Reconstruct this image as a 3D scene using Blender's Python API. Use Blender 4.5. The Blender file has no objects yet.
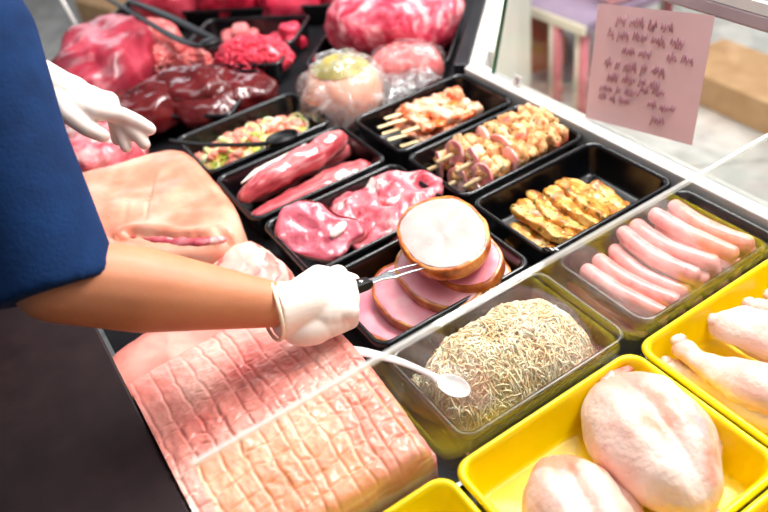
import bpy, math, random
from mathutils import Vector, Matrix, noise, Euler
random.seed(7)
SC = bpy.context.scene
COL = SC.collection
ZR = 0.9                                   # height of the tray rims above the floor
PI = math.pi

# ------------------------------------------------------------------ materials
def lin(c):
    f = lambda v: v/12.92 if v <= .04045 else ((v+.055)/1.055)**2.4
    return tuple(f(x/255) for x in c) + (1,)

def mat(name, cols, scale=20, detail=4, rough=.4, bump=None, sss=0, sssr=.01, coat=0, spec=.5, metal=0,
        spots=None, dist=0, stretch=None, sheen=0):
    """cols: one colour or a list of (pos, colour) run over noise; spots: (colour, scale, lo, hi) second layer; bump: (scale, strength)."""
    m = bpy.data.materials.new(name); m.use_nodes = True
    nt = m.node_tree; N = nt.nodes; L = nt.links
    b = N['Principled BSDF']
    b.inputs['Roughness'].default_value = rough
    b.inputs['Specular IOR Level'].default_value = spec
    b.inputs['Metallic'].default_value = metal
    b.inputs['Coat Weight'].default_value = coat
    b.inputs['Coat Roughness'].default_value = .12
    if sheen: b.inputs['Sheen Weight'].default_value = sheen
    if sss:
        b.inputs['Subsurface Weight'].default_value = sss
        b.inputs['Subsurface Scale'].default_value = sssr
        b.inputs['Subsurface Radius'].default_value = (1, .4, .3)
    if not isinstance(cols, list):
        b.inputs['Base Color'].default_value = lin(cols)
    tc = N.new('ShaderNodeTexCoord'); mp = N.new('ShaderNodeMapping')
    L.new(tc.outputs['Object'], mp.inputs['Vector'])
    if stretch: mp.inputs['Scale'].default_value = stretch
    oi = N.new('ShaderNodeObjectInfo'); mu = N.new('ShaderNodeMath'); mu.operation = 'MULTIPLY'; mu.inputs[1].default_value = 17
    L.new(oi.outputs['Random'], mu.inputs[0])
    def nz(sc, det=detail, d=0):
        n = N.new('ShaderNodeTexNoise'); n.noise_dimensions = '4D'
        n.inputs['Scale'].default_value = sc; n.inputs['Detail'].default_value = det; n.inputs['Distortion'].default_value = d
        L.new(mp.outputs[0], n.inputs['Vector']); L.new(mu.outputs[0], n.inputs['W'])
        return n.outputs['Fac']
    cur = None
    if isinstance(cols, list):
        r = N.new('ShaderNodeValToRGB'); e = r.color_ramp.elements
        while len(e) < len(cols): e.new(.5)
        for i, (p, c) in enumerate(cols): e[i].position = p; e[i].color = lin(c)
        L.new(nz(scale, d=dist), r.inputs['Fac']); cur = r.outputs['Color']
    for (c, s, lo, hi) in (spots or []):
        mr = N.new('ShaderNodeMapRange'); mr.inputs['From Min'].default_value = lo; mr.inputs['From Max'].default_value = hi
        L.new(nz(s, 3, .4), mr.inputs['Value'])
        mx = N.new('ShaderNodeMix'); mx.data_type = 'RGBA'
        L.new(mr.outputs['Result'], mx.inputs['Factor'])
        if cur is not None: L.new(cur, mx.inputs['A'])
        else: mx.inputs['A'].default_value = lin(cols)
        mx.inputs['B'].default_value = lin(c); cur = mx.outputs['Result']
    if cur is not None: L.new(cur, b.inputs['Base Color'])
    if bump:
        bp = N.new('ShaderNodeBump'); bp.inputs['Strength'].default_value = bump[1]; bp.inputs['Distance'].default_value = .004
        L.new(nz(bump[0], 5), bp.inputs['Height']); L.new(bp.outputs['Normal'], b.inputs['Normal'])
    return m

def clear_mat(name, tint=(1, 1, 1), k=1.0, haze=0.0, film=None):
    """Thin clear sheet: transparent, mirrored by Schlick's law; haze adds a little white diffuse."""
    m = bpy.data.materials.new(name); m.use_nodes = True
    nt = m.node_tree; N = nt.nodes; L = nt.links
    N.remove(N['Principled BSDF']); out = N['Material Output']
    g = N.new('ShaderNodeNewGeometry'); dp = N.new('ShaderNodeVectorMath'); dp.operation = 'DOT_PRODUCT'
    L.new(g.outputs['Normal'], dp.inputs[0]); L.new(g.outputs['Incoming'], dp.inputs[1])
    def M(op, a, bb):
        n = N.new('ShaderNodeMath'); n.operation = op
        for i, v in enumerate((a, bb)):
            if v is None: continue
            if isinstance(v, (int, float)): n.inputs[i].default_value = v
            else: L.new(v, n.inputs[i])
        return n.outputs[0]
    c = M('ABSOLUTE', dp.outputs['Value'], None)
    f = M('MULTIPLY', M('ADD', M('MULTIPLY', M('POWER', M('SUBTRACT', 1, c), 5), .96), .04), k)
    tr = N.new('ShaderNodeBsdfTransparent'); tr.inputs['Color'].default_value = (*tint, 1)
    gl = N.new('ShaderNodeBsdfGlossy'); gl.inputs['Roughness'].default_value = .02 if not film else .15
    base = tr.outputs[0]
    if haze:
        df = N.new('ShaderNodeBsdfDiffuse'); df.inputs['Color'].default_value = (.9, .9, .9, 1)
        tl = N.new('ShaderNodeBsdfTranslucent'); tl.inputs['Color'].default_value = (.9, .9, .9, 1)
        ad = N.new('ShaderNodeMixShader'); L.new(df.outputs[0], ad.inputs[1]); L.new(tl.outputs[0], ad.inputs[2])
        mh = N.new('ShaderNodeMixShader'); L.new(tr.outputs[0], mh.inputs[1]); L.new(ad.outputs[0], mh.inputs[2])
        mh.inputs[0].default_value = haze
        if film:
            tc = N.new('ShaderNodeTexCoord'); n = N.new('ShaderNodeTexNoise'); n.inputs['Scale'].default_value = film
            n.inputs['Distortion'].default_value = 2
            L.new(tc.outputs['Object'], n.inputs['Vector'])
            mr = N.new('ShaderNodeMapRange'); mr.inputs['From Min'].default_value = .45; mr.inputs['From Max'].default_value = .7
            mr.inputs['To Min'].default_value = haze*.35; mr.inputs['To Max'].default_value = min(1, haze*2.2)
            L.new(n.outputs['Fac'], mr.inputs['Value']); L.new(mr.outputs[0], mh.inputs[0])
            bp = N.new('ShaderNodeBump'); bp.inputs['Strength'].default_value = .6; bp.inputs['Distance'].default_value = .01
            L.new(n.outputs['Fac'], bp.inputs['Height']); L.new(bp.outputs[0], gl.inputs['Normal'])
        base = mh.outputs[0]
    mx = N.new('ShaderNodeMixShader')
    L.new(f, mx.inputs[0]); L.new(base, mx.inputs[1]); L.new(gl.outputs[0], mx.inputs[2]); L.new(mx.outputs[0], out.inputs['Surface'])
    return m

BLACK = mat('black_plastic', (5, 6, 9), rough=.26, spec=.55, bump=(60, .03))
BLACKU = mat('black_utensil', (7, 7, 9), rough=.42, spec=.3)
YELLOW = mat('yellow_plastic', (255, 226, 0), rough=.3)
STEEL = mat('dark_steel', [(.3, (38, 38, 42)), (.7, (62, 62, 66))], scale=8, rough=.42, metal=.7)
BRIGHT = mat('bright_steel', (205, 210, 214), rough=.25, metal=1)
MAUVE = mat('greyish_plastic', [(.3, (150, 132, 136)), (.7, (176, 160, 164))], scale=9, rough=.4)
WHITE = mat('white_enamel', [(.3, (206, 202, 197)), (.7, (216, 213, 208))], scale=6, rough=.35)
CREAM = mat('cream_panel', [(.3, (222, 222, 206)), (.7, (236, 234, 220))], scale=5, rough=.5)
SLAB = mat('dark_brown_stone', [(.3, (34, 20, 22)), (.7, (46, 30, 31))], scale=30, rough=.55, spec=.25)
GLASS = clear_mat('clear_glass', (.97, .985, .975), 1.0, 0)
PANE = clear_mat('divider_glass', (.985, .99, .985), 1.45, .012)
EDGE = clear_mat('polished_glass_edge', (.93, .97, .93), 2.0, .45)
GREEN = mat('green_edge', (20, 110, 70), rough=.3)
PAPER = mat('pink_paper', [(.3, (212, 176, 178)), (.7, (220, 186, 188))], scale=12, rough=.8)
INK = mat('ink', (172, 120, 132), rough=.8)
CARD = mat('white_card', (245, 245, 243), rough=.7)
SHIRT = mat('navy_cloth', [(.3, (8, 36, 74)), (.7, (13, 48, 94))], scale=25, rough=.9, bump=(220, .25), spec=.2)
SKIN = mat('skin', [(.3, (196, 122, 84)), (.7, (210, 138, 98))], scale=14, rough=.5, sss=.2, sssr=.012, bump=(160, .08))
GLOVE = mat('latex_glove', [(.3, (232, 216, 204)), (.7, (240, 226, 216))], scale=22, rough=.5, sss=.2, sssr=.01, bump=(45, .25))
CUFF = mat('glove_cuff', (244, 226, 196), rough=.5, sss=.2)
HAIR = mat('brown_hair', [(.3, (48, 30, 20)), (.7, (80, 52, 34))], scale=60, rough=.5, stretch=(1, 1, .1))
DENIM = mat('dark_trousers', (34, 36, 44), rough=.9)
EYE = mat('eye', (40, 30, 25), rough=.1)

SKINPORK = mat('pork_rind', [(.35, (220, 126, 98)), (.5, (234, 160, 132)), (.65, (242, 188, 162))], scale=11, rough=.38, sss=.2, bump=(90, .15),
               spots=[((228, 126, 100), 7, .58, .75)], coat=.15)
BELLY = mat('scored_rind', [(.35, (222, 116, 106)), (.5, (238, 152, 138)), (.65, (246, 184, 168))], scale=9, rough=.35, sss=.2, bump=(110, .12),
            spots=[((232, 140, 120), 5, .55, .75)], coat=.2)
FATPINK = mat('pork_layers', [(.3, (250, 214, 200)), (.48, (246, 190, 176)), (.56, (214, 104, 96)), (.7, (240, 176, 160))], scale=9, rough=.35, sss=.2,
              stretch=(.5, .5, 5), dist=.4, coat=.2)
PORK = mat('raw_pork', [(.3, (166, 44, 60)), (.42, (198, 78, 92)), (.56, (218, 120, 128)), (.68, (236, 176, 172)), (.78, (244, 212, 204))], scale=24, rough=.3, sss=.1, bump=(80, .4),
           spots=[((248, 218, 212), 30, .57, .64), ((186, 52, 70), 14, .60, .68)], dist=.8, coat=.3)
CHOP = mat('pork_chop_face', [(.35, (178, 66, 84)), (.65, (206, 104, 120))], scale=34, rough=.32, sss=.1, bump=(140, .3),
           spots=[((240, 186, 188), 48, .58, .66)], coat=.25)
FAT = mat('white_fat', [(.3, (250, 226, 214)), (.7, (252, 236, 228))], scale=20, rough=.4, sss=.25, bump=(80, .2))
TENDER = mat('tenderloin', [(.35, (164, 54, 62)), (.5, (192, 82, 88)), (.65, (214, 126, 126))], scale=14, rough=.22, sss=.12, bump=(60, .15), stretch=(3, .5, 3),
             spots=[((240, 178, 178), 12, .6, .75)], coat=.5)
BEEF = mat('red_beef', [(.35, (160, 18, 44)), (.5, (208, 40, 70)), (.65, (230, 84, 108))], scale=9, rough=.35, sss=.1, bump=(45, .4), spots=[((246, 160, 168), 12, .6, .72)], coat=.15, dist=.6)
MARBLE = mat('marbled_beef', [(.36, (178, 34, 60)), (.46, (206, 62, 86)), (.55, (226, 112, 126)), (.65, (240, 176, 176))], scale=20, rough=.35, sss=.12, bump=(60, .4), dist=1.4, coat=.15)
DARKBEEF = mat('dark_beef', [(.38, (118, 28, 44)), (.5, (168, 42, 62)), (.62, (198, 78, 96))], scale=8, rough=.35, sss=.1, bump=(40, .35), spots=[((232, 150, 156), 10, .63, .72)], coat=.2)
LIVER = mat('liver', [(.3, (70, 14, 16)), (.7, (108, 26, 28))], scale=10, rough=.22, coat=.25, bump=(22, .25))
MINCE = mat('red_mince', [(.3, (214, 28, 58)), (.7, (240, 72, 96))], scale=50, rough=.35, sss=.1, coat=.2)
MINCEP = mat('pale_mince', [(.3, (214, 70, 74)), (.55, (236, 128, 124)), (.75, (250, 206, 196))], scale=55, rough=.35, sss=.1, coat=.2)
PINKCUT = mat('pink_cubes', [(.3, (222, 84, 92)), (.7, (244, 150, 146))], scale=20, rough=.35, sss=.1)
HAMPINK = mat('smoked_pork_face', [(.36, (226, 124, 140)), (.52, (240, 158, 168)), (.68, (250, 206, 206))], scale=14, rough=.38, sss=.15, bump=(100, .08))
HAMWHITE = mat('smoked_pork_pale_face', [(.36, (176, 156, 150)), (.64, (188, 172, 166))], scale=20, rough=.35, sss=.2, bump=(60, .15), spots=[((178, 134, 132), 25, .60, .70)])
RIND = mat('smoked_rind', [(.35, (140, 62, 16)), (.5, (196, 106, 34)), (.65, (228, 160, 84))], scale=34, rough=.3, bump=(120, .3), coat=.4)
SAUSAGE = mat('raw_sausage', [(.35, (226, 136, 134)), (.65, (240, 166, 162))], scale=60, rough=.28, sss=.2, coat=.3, spots=[((226, 124, 122), 90, .64, .7)])
KRAUT = mat('sauerkraut', [(.35, (236, 200, 146)), (.5, (246, 222, 178)), (.65, (252, 238, 208))], scale=25, rough=.35, sss=.35, sssr=.006)
STEAK = mat('marinated_steak', [(.36, (158, 84, 26)), (.5, (208, 140, 52)), (.62, (236, 190, 110))], scale=44, rough=.35, bump=(150, .6), coat=.3,
            spots=[((74, 70, 20), 130, .58, .62), ((252, 220, 130), 100, .60, .64)])
HERB = mat('herbed_meat', [(.36, (186, 116, 62)), (.5, (224, 164, 104)), (.64, (246, 214, 166))], scale=60, rough=.4, bump=(160, .6), spots=[((126, 96, 40), 120, .57, .61), ((228, 86, 76), 24, .57, .66)])
BACON = mat('bacon_slice', [(.3, (224, 120, 120)), (.55, (246, 190, 186)), (.75, (252, 226, 218))], scale=22, rough=.4, sss=.15)
SHRIMP = mat('spiced_chicken', [(.36, (204, 78, 34)), (.46, (224, 134, 88)), (.57, (232, 186, 156)), (.7, (236, 208, 188))], scale=40, rough=.35, sss=.15, bump=(90, .3), dist=.7)
PAPRIKA = mat('orange_pepper', [(.3, (226, 74, 18)), (.7, (246, 122, 40))], scale=25, rough=.25, coat=.3)
WOOD = mat('skewer_wood', [(.3, (234, 196, 140)), (.7, (246, 220, 176))], scale=30, rough=.6, stretch=(4, .4, 4))
CHICK = mat('chicken_skin', [(.36, (228, 178, 162)), (.5, (238, 204, 190)), (.64, (244, 220, 208))], scale=16, rough=.38, sss=.2, bump=(150, .5), coat=.15,
            spots=[((232, 150, 124), 12, .60, .68), ((226, 172, 168), 26, .62, .68)])
CHICKRED = mat('chicken_flesh', [(.38, (206, 84, 74)), (.6, (238, 170, 152))], scale=30, rough=.3, coat=.3)
HAMSKIN = mat('bagged_ham', [(.25, (228, 140, 130)), (.5, (240, 176, 150)), (.75, (214, 190, 116))], scale=6, rough=.4, sss=.1)
GREENC = mat('ham_herb_crust', [(.3, (136, 132, 48)), (.7, (196, 168, 84))], scale=25, rough=.5)
FILM = clear_mat('plastic_film', (1, 1, 1), 1.6, .3, film=16)
FILM2 = clear_mat('thin_wrap', (1, 1, 1), 1.6, .12, film=22)
LEEK = mat('leek', [(.36, (180, 206, 96)), (.5, (222, 232, 170)), (.64, (242, 244, 220))], scale=40, rough=.35, sss=.2)
LETT = mat('green_salad', [(.36, (96, 120, 20)), (.45, (168, 184, 60)), (.54, (226, 190, 110)), (.64, (240, 196, 170))], scale=60, rough=.4)
TOM = mat('sausage_dice', [(.3, (222, 112, 90)), (.7, (240, 160, 138))], scale=40, rough=.4, sss=.1)
SPOON = mat('white_spoon', (206, 206, 204), rough=.25)
FLOOR = None

# ------------------------------------------------------------------ object helpers
def link(name, vs, fs, m, parent=None, smooth=True, mats=None, fmat=None):
    me = bpy.data.meshes.new(name); me.from_pydata([tuple(v) for v in vs], [], fs); me.update()
    for mm in (mats or [m]): me.materials.append(mm)
    if fmat:
        for i, p in enumerate(me.polygons): p.material_index = fmat[i]
    if smooth:
        for p in me.polygons: p.use_smooth = True
    o = bpy.data.objects.new(name, me); COL.objects.link(o)
    if parent: o.parent = parent
    return o

def tag(o, label, cat=None, group=None, kind=None):
    if label: o['label'] = label
    if cat: o['category'] = cat
    if group: o['group'] = group
    if kind: o['kind'] = kind
    return o

def put(o, x, y, z, rz=0, rx=0, ry=0):
    o.location = (x, y, z + ZR); o.rotation_euler = Euler((rx, ry, rz), 'XYZ'); return o

def root(name, label, cat, x=0, y=0, z=0, rz=0, rx=0, ry=0, group=None):
    o = bpy.data.objects.new(name, None); COL.objects.link(o); o.empty_display_size = .02
    put(o, x, y, z, rz, rx, ry); return tag(o, label, cat, group)

def dup(r):
    c = r.copy(); COL.objects.link(c)
    for ch in list(r.children):
        d = ch.copy(); COL.objects.link(d); d.parent = c
        for g in list(ch.children):
            e = g.copy(); COL.objects.link(e); e.parent = d
    return c

def loft(rings, cap0=True, cap1=True, loop=True):
    vs = []; fs = []; n = len(rings[0])
    for r in rings: vs += [Vector(p) for p in r]
    for i in range(len(rings)-1):
        for j in range(n if loop else n-1):
            k = (j+1) % n
            fs.append((i*n+j, i*n+k, (i+1)*n+k, (i+1)*n+j))
    if cap0:
        c = sum((Vector(p) for p in rings[0]), Vector())/n; vs.append(c); a = len(vs)-1
        for j in range(n): fs.append((a, (j+1) % n, j))
    if cap1:
        c = sum((Vector(p) for p in rings[-1]), Vector())/n; vs.append(c); a = len(vs)-1; b = (len(rings)-1)*n
        for j in range(n): fs.append((a, b+j, b+(j+1) % n))
    return vs, fs

def join(*parts):
    vs = []; fs = []
    for v, f in parts:
        o = len(vs); vs += list(v); fs += [tuple(i+o for i in q) for q in f]
    return vs, fs

def box(x0, x1, y0, y1, z0, z1):
    v = [(x, y, z) for z in (z0, z1) for x, y in ((x0, y0), (x1, y0), (x1, y1), (x0, y1))]
    v = [Vector(p) for p in v]
    return v, [(3, 2, 1, 0), (4, 5, 6, 7), (0, 1, 5, 4), (1, 2, 6, 5), (2, 3, 7, 6), (3, 0, 4, 7)]

def bevel(o, w=.004, seg=2):
    m = o.modifiers.new('bevel', 'BEVEL'); m.width = w; m.segments = seg; m.limit_method = 'ANGLE'; return o

def spline(pts, n):
    """Catmull-Rom through pts (tuples of any length), n samples per span."""
    out = []; m = len(pts)
    for i in range(m-1):
        p0, p1, p2, p3 = (pts[max(i-1, 0)], pts[i], pts[i+1], pts[min(i+2, m-1)])
        for k in range(n):
            t = k/n
            out.append(tuple(.5*((2*b)+(c-a)*t+(2*a-5*b+4*c-d)*t*t+(-a+3*b-3*c+d)*t**3) for a, b, c, d in zip(p0, p1, p2, p3)))
    out.append(tuple(pts[-1])); return out

def closed_spline(pts, n):
    out = []; m = len(pts)
    for i in range(m):
        p0, p1, p2, p3 = pts[i-1], pts[i], pts[(i+1) % m], pts[(i+2) % m]
        for k in range(n):
            t = k/n
            out.append(tuple(.5*((2*b)+(c-a)*t+(2*a-5*b+4*c-d)*t*t+(-a+3*b-3*c+d)*t**3) for a, b, c, d in zip(p0, p1, p2, p3)))
    return out

def fbm(p, f, seed=0, octv=3):
    return noise.fractal(Vector(p)*f + Vector((seed*3.7, seed*1.3, seed*7.1)), 1.0, 2.0, octv)

def tube(pts, seg=12, n=6, amp=0, freq=20, seed=0, up=(0, 0, 1)):
    """pts: (x, y, z, ra, rb) along a spine: ra across, rb along up. Ends are rounded by the radii given."""
    P = spline(pts, n); rings = []
    for i, p in enumerate(P):
        a = Vector(P[max(i-1, 0)][:3]); b = Vector(P[min(i+1, len(P)-1)][:3]); t = (b-a).normalized()
        s = t.cross(Vector(up)); s = s.normalized() if s.length > 1e-4 else Vector((1, 0, 0)); u = s.cross(t)
        c = Vector(p[:3]); ra = max(p[3], 1e-4); rb = max(p[4], 1e-4)
        ring = []
        for j in range(seg):
            an = 2*PI*j/seg; d = s*math.cos(an)*ra+u*math.sin(an)*rb; q = c+d
            if amp: q = q+d.normalized()*amp*fbm(q, freq, seed)*min(1, (ra+rb)/.01)
            ring.append(q)
        rings.append(ring)
    return loft(rings)

def rod(a, b, r, seg=8, r2=None):
    a = Vector(a); b = Vector(b); t = (b-a).normalized()
    s = t.cross(Vector((0, 0, 1))); s = s.normalized() if s.length > 1e-3 else Vector((1, 0, 0)); u = s.cross(t)
    R = [[c+(s*math.cos(2*PI*j/seg)+u*math.sin(2*PI*j/seg))*rr for j in range(seg)] for c, rr in ((a, r), (b, r if r2 is None else r2))]
    return loft(R)

def capsule(a, b, r0, r1, seg=14):
    a = Vector(a); b = Vector(b); t = (b-a).normalized()
    s = t.cross(Vector((0, 0, 1))); s = s.normalized() if s.length > 1e-3 else Vector((1, 0, 0)); u = s.cross(t)
    R = []
    for c, r, angs in ((a, r0, (-80, -55, -25, 0)), (b, r1, (0, 25, 55, 80))):
        for g in angs:
            g = math.radians(g); cc = c+t*math.sin(g)*r; rr = r*math.cos(g)
            R.append([cc+(s*math.cos(2*PI*j/seg)+u*math.sin(2*PI*j/seg))*rr for j in range(seg)])
    return loft(R)

def ellipsoid(c, rx, ry, rz, M=None, nu=20, nv=12):
    c = Vector(c); R = []
    for i in range(1, nv):
        th = PI*i/nv-PI/2
        ring = []
        for j in range(nu):
            ph = 2*PI*j/nu; v = Vector((math.cos(th)*math.cos(ph)*rx, math.cos(th)*math.sin(ph)*ry, math.sin(th)*rz))
            ring.append(c+(M @ v if M else v))
        R.append(ring)
    return loft(R)

def blob(rx, ry, rz, amp=.0, freq=15, seed=0, ex=1.0, flat=.9, nu=40, nv=24, fn=None, ez=1.0):
    """Lumpy ellipsoid resting on z = 0. ex < 1 squares the outline, ez < 1 flattens the top; fn(p) -> p reshapes it."""
    R = []; sg = lambda v, e: math.copysign(abs(v)**e, v)
    for i in range(1, nv):
        th = PI*i/nv-PI/2; ring = []
        for j in range(nu):
            ph = 2*PI*j/nu; ct = sg(math.cos(th), ez)
            v = Vector((ct*sg(math.cos(ph), ex)*rx, ct*sg(math.sin(ph), ex)*ry, sg(math.sin(th), ez)*rz))
            if fn: v = Vector(fn(v))
            d = v.normalized()
            v = v+d*amp*fbm(v, freq, seed, 4)
            if v.z < -flat*rz: v.z = -flat*rz
            v.z += flat*rz
            ring.append(v)
        R.append(ring)
    return loft(R)

def puck(outline, thick, edge=.004, rings=5, fn=None, seed=0, amp=0, freq=30, centre=None):
    """Slab with a closed outline, rounded edges and a displaced top; base on z = 0."""
    n = len(outline)
    cx = sum(p[0] for p in outline)/n; cy = sum(p[1] for p in outline)/n
    if centre: cx, cy = centre
    sz = sum(math.hypot(p[0]-cx, p[1]-cy) for p in outline)/n
    prof = []
    for k in range(rings, 0, -1): prof.append((edge/sz+(1-edge/sz)*(k/(rings+.6)), 0))
    for g in (0, 30, 60, 90):
        a = math.radians(g); prof.append((edge*(1-math.sin(a))/sz, edge*(1-math.cos(a))))
    for g in (0, 30, 60, 90):
        a = math.radians(g); prof.append((edge*(1-math.cos(a))/sz, thick-edge+edge*math.sin(a)))
    for k in range(1, rings+1): prof.append((edge/sz+(1-edge/sz)*(k/(rings+.6)), thick))
    R = []
    for ins, z in prof:
        ring = []
        for (x, y) in outline:
            p = Vector((cx+(x-cx)*(1-ins), cy+(y-cy)*(1-ins), z))
            if amp:
                p.z += amp*fbm(p, freq, seed)*(z/thick)
                w = amp*fbm(p, freq*1.5, seed+5)*.8
                dd = Vector((x-cx, y-cy, 0)).normalized(); p += dd*w*(1-min(1, ins*3))
            if fn: p = Vector(fn(p, ins, z >= thick-edge))
            ring.append(p)
        R.append(ring)
    return loft(R)

def oval(a, b, n=40, sq=1.0, k=0, seed=0):
    out = []
    for j in range(n):
        t = 2*PI*j/n; c, s = math.cos(t), math.sin(t)
        r = 1+k*noise.noise(Vector((c*1.3+seed*5.1, s*1.3, seed)))
        out.append((math.copysign(abs(c)**sq, c)*a*r, math.copysign(abs(s)**sq, s)*b*r))
    return out

def rrect(a, b, r, k=6):
    """Rounded rectangle outline, half sizes a, b."""
    out = []
    for cx, cy, g0 in ((a-r, b-r, 0), (-a+r, b-r, 90), (-a+r, -b+r, 180), (a-r, -b+r, 270)):
        for i in range(k+1):
            g = math.radians(g0+90*i/k); out.append((cx+r*math.cos(g), cy+r*math.sin(g)))
    return out

def remeshed(name, parts, m, voxel, parent=None, smooth=6, sub=0):
    vs, fs = join(*parts)
    o = link(name, vs, fs, m, parent)
    r = o.modifiers.new('remesh', 'REMESH'); r.mode = 'VOXEL'; r.voxel_size = voxel; r.use_smooth_shade = True
    s = o.modifiers.new('smooth', 'SMOOTH'); s.factor = .5; s.iterations = smooth
    return o

# ------------------------------------------------------------------ the setting
def floor_mat():
    m = bpy.data.materials.new('stone_floor_tiles'); m.use_nodes = True
    nt = m.node_tree; N = nt.nodes; L = nt.links; b = N['Principled BSDF']; b.inputs['Roughness'].default_value = .35
    tc = N.new('ShaderNodeTexCoord'); br = N.new('ShaderNodeTexBrick'); br.offset = 0
    br.inputs['Scale'].default_value = 1; br.inputs['Brick Width'].default_value = .6; br.inputs['Row Height'].default_value = .6
    br.inputs['Mortar Size'].default_value = .006
    br.inputs['Color1'].default_value = lin((214, 211, 206)); br.inputs['Color2'].default_value = lin((204, 202, 198)); br.inputs['Mortar'].default_value = lin((160, 157, 153))
    n = N.new('ShaderNodeTexNoise'); n.inputs['Scale'].default_value = 3; n.inputs['Distortion'].default_value = 3; n.inputs['Detail'].default_value = 6
    mp = N.new('ShaderNodeMapping'); mp.inputs['Rotation'].default_value = (0, 0, .6)
    L.new(tc.outputs['Object'], mp.inputs[0]); L.new(mp.outputs[0], br.inputs['Vector']); L.new(mp.outputs[0], n.inputs['Vector'])
    mr = N.new('ShaderNodeMapRange'); mr.inputs['From Min'].default_value = .3; mr.inputs['From Max'].default_value = .7
    mr.inputs['To Min'].default_value = .72; mr.inputs['To Max'].default_value = 1.05
    L.new(n.outputs['Fac'], mr.inputs[0])
    mx = N.new('ShaderNodeMix'); mx.data_type = 'RGBA'; mx.blend_type = 'MULTIPLY'; mx.inputs['Factor'].default_value = 1
    L.new(br.outputs['Color'], mx.inputs['A']); L.new(mr.outputs[0], mx.inputs['B']); L.new(mx.outputs['Result'], b.inputs['Base Color'])
    return m
fl = link('floor', *box(-9, 4, -4, 8, -.05, 0), floor_mat(), smooth=False); tag(fl, 'pale grey stone floor of the shop', kind='structure')

SHOPW = mat('shop_wall', [(.3, (226, 224, 220)), (.7, (236, 234, 230))], scale=2, rough=.8)
tag(link('wall_far', *box(-9.1, -9, -4, 8, 0, 3), SHOPW, smooth=False), 'pale wall of the shop', kind='structure')
tag(link('wall_shop', *box(-9, 4, 8, 8.1, 0, 3), SHOPW, smooth=False), 'pale wall of the shop', kind='structure')
# the counter: a straight run and, beyond the corner, a run turned by 45 degrees
DZ = -.068                                              # deck under the trays
deck_poly = [(.25, -.0), (.25, .95), (-1.27, .95), (-2.27, 1.95), (-3.05, 1.127), (-1.923, 0)]
def prism(poly, z0, z1):
    n = len(poly); vs = [Vector((x, y, z)) for z in (z0, z1) for x, y in poly]
    return vs, [tuple(range(n-1, -1, -1)), tuple(range(n, 2*n))] + [(i, (i+1) % n, n+(i+1) % n, n+i) for i in range(n)]
case = root('display_counter', 'refrigerated meat display counter with dark deck and white front rail', 'counter', -.8, .5, -ZR)
def local(vf, r=case):
    o = r.location; return [v-Vector(o)+Vector((0, 0, ZR)) for v in vf[0]], vf[1]
link('deck', *local(prism(deck_poly, DZ-.03, DZ)), STEEL, case, False)
inner = [(.24, .03), (.24, .93), (-1.27, .93), (-2.25, 1.91), (-3.0, 1.127), (-1.9, .03)]
link('cabinet', *local(prism(inner, -ZR+.002, DZ-.03)), CREAM, case, False)
rail = join(prism([(.25, .912), (.25, .95), (-1.275, .95), (-1.262, .912)], DZ, .004))
bevel(tag(link('front_rail', *local(rail), WHITE, case, False), 'white rail along the foot of the glass'), .003)
def uv(u, v):                                            # the turned run's own axes
    return (-1.645+.7071*(u-v), .599+.7071*(u+v))
r2 = prism([uv(.50, -.05), uv(.535, -.04), uv(.535, 1.35), uv(.50, 1.35)], DZ, .0035)
bevel(link('front_rail', *local(r2), WHITE, case, False), .003)
r3 = prism([uv(.465, -.03), uv(.498, -.03), uv(.498, 1.35), uv(.465, 1.35)], DZ, .002)
bevel(tag(link('inner_rail', *local(r3), STEEL, case, False), 'dark steel inner rail of the turned run'), .003)
pn = prism([uv(.536, .06), uv(.545, .06), uv(.545, 1.35), uv(.536, 1.35)], -.75, -.01)
link('front_panel', *local(pn), CREAM, case, False)
g = link('ledge', *local(box(-.46, .25, .905, .911, DZ, -.006)), BRIGHT, case, False)

# leaning front glass
ang = math.atan(.27)
HG = .242
fg = root('front_glass', 'leaning clear glass front of the counter along the white rail', 'glass', -.45, .938, .004, 0, -ang)
link('glass_sheet', *box(-.74, .7, -.003, .003, 0, HG), GLASS, fg, False)
tag(link('glass_edge', *box(-.746, -.74, -.003, .003, 0, HG), GREEN, fg, False), 'green cut edge of the glass')
bevel(tag(link('top_rail', *box(-.746, .7, -.0031, .014, HG, HG+.022), MAUVE, fg, False), 'greyish top rail'), .003)
tag(link('seal_strip', *box(-.746, .7, -.0031, .0145, HG+.022, HG+.038), WHITE, fg, False), 'white strip')

# glass divider between meat and poultry
dv = root('glass_divider', 'upright clear glass divider between the meat trays and the yellow poultry trays', 'glass', -.463, .46, DZ)
link('glass_sheet', *box(-.002, .002, -.445, .44, 0, .290), PANE, dv, False)
tag(link('polished_edge', *box(-.0025, .0025, -.445, .44, .290, .2945), EDGE, dv, False), 'bright polished top edge of the glass')
tag(link('base_strip', *box(-.003, .003, -.445, .44, .0, .012), BRIGHT, dv, False), 'metal strip holding the glass')

ws = tag(link('work_surface', *box(-1.01, .8, -.5, .0, -.03, .0), SLAB, smooth=False), 'dark brown worktop edge at the lower left beside the scored pork belly', 'worktop')
put(ws, -.15, -.006, .035); bevel(ws, .003)
wl = link('support', *box(-.88, .7, -.45, -.03, -.932, -.03), STEEL, ws, False)

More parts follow.
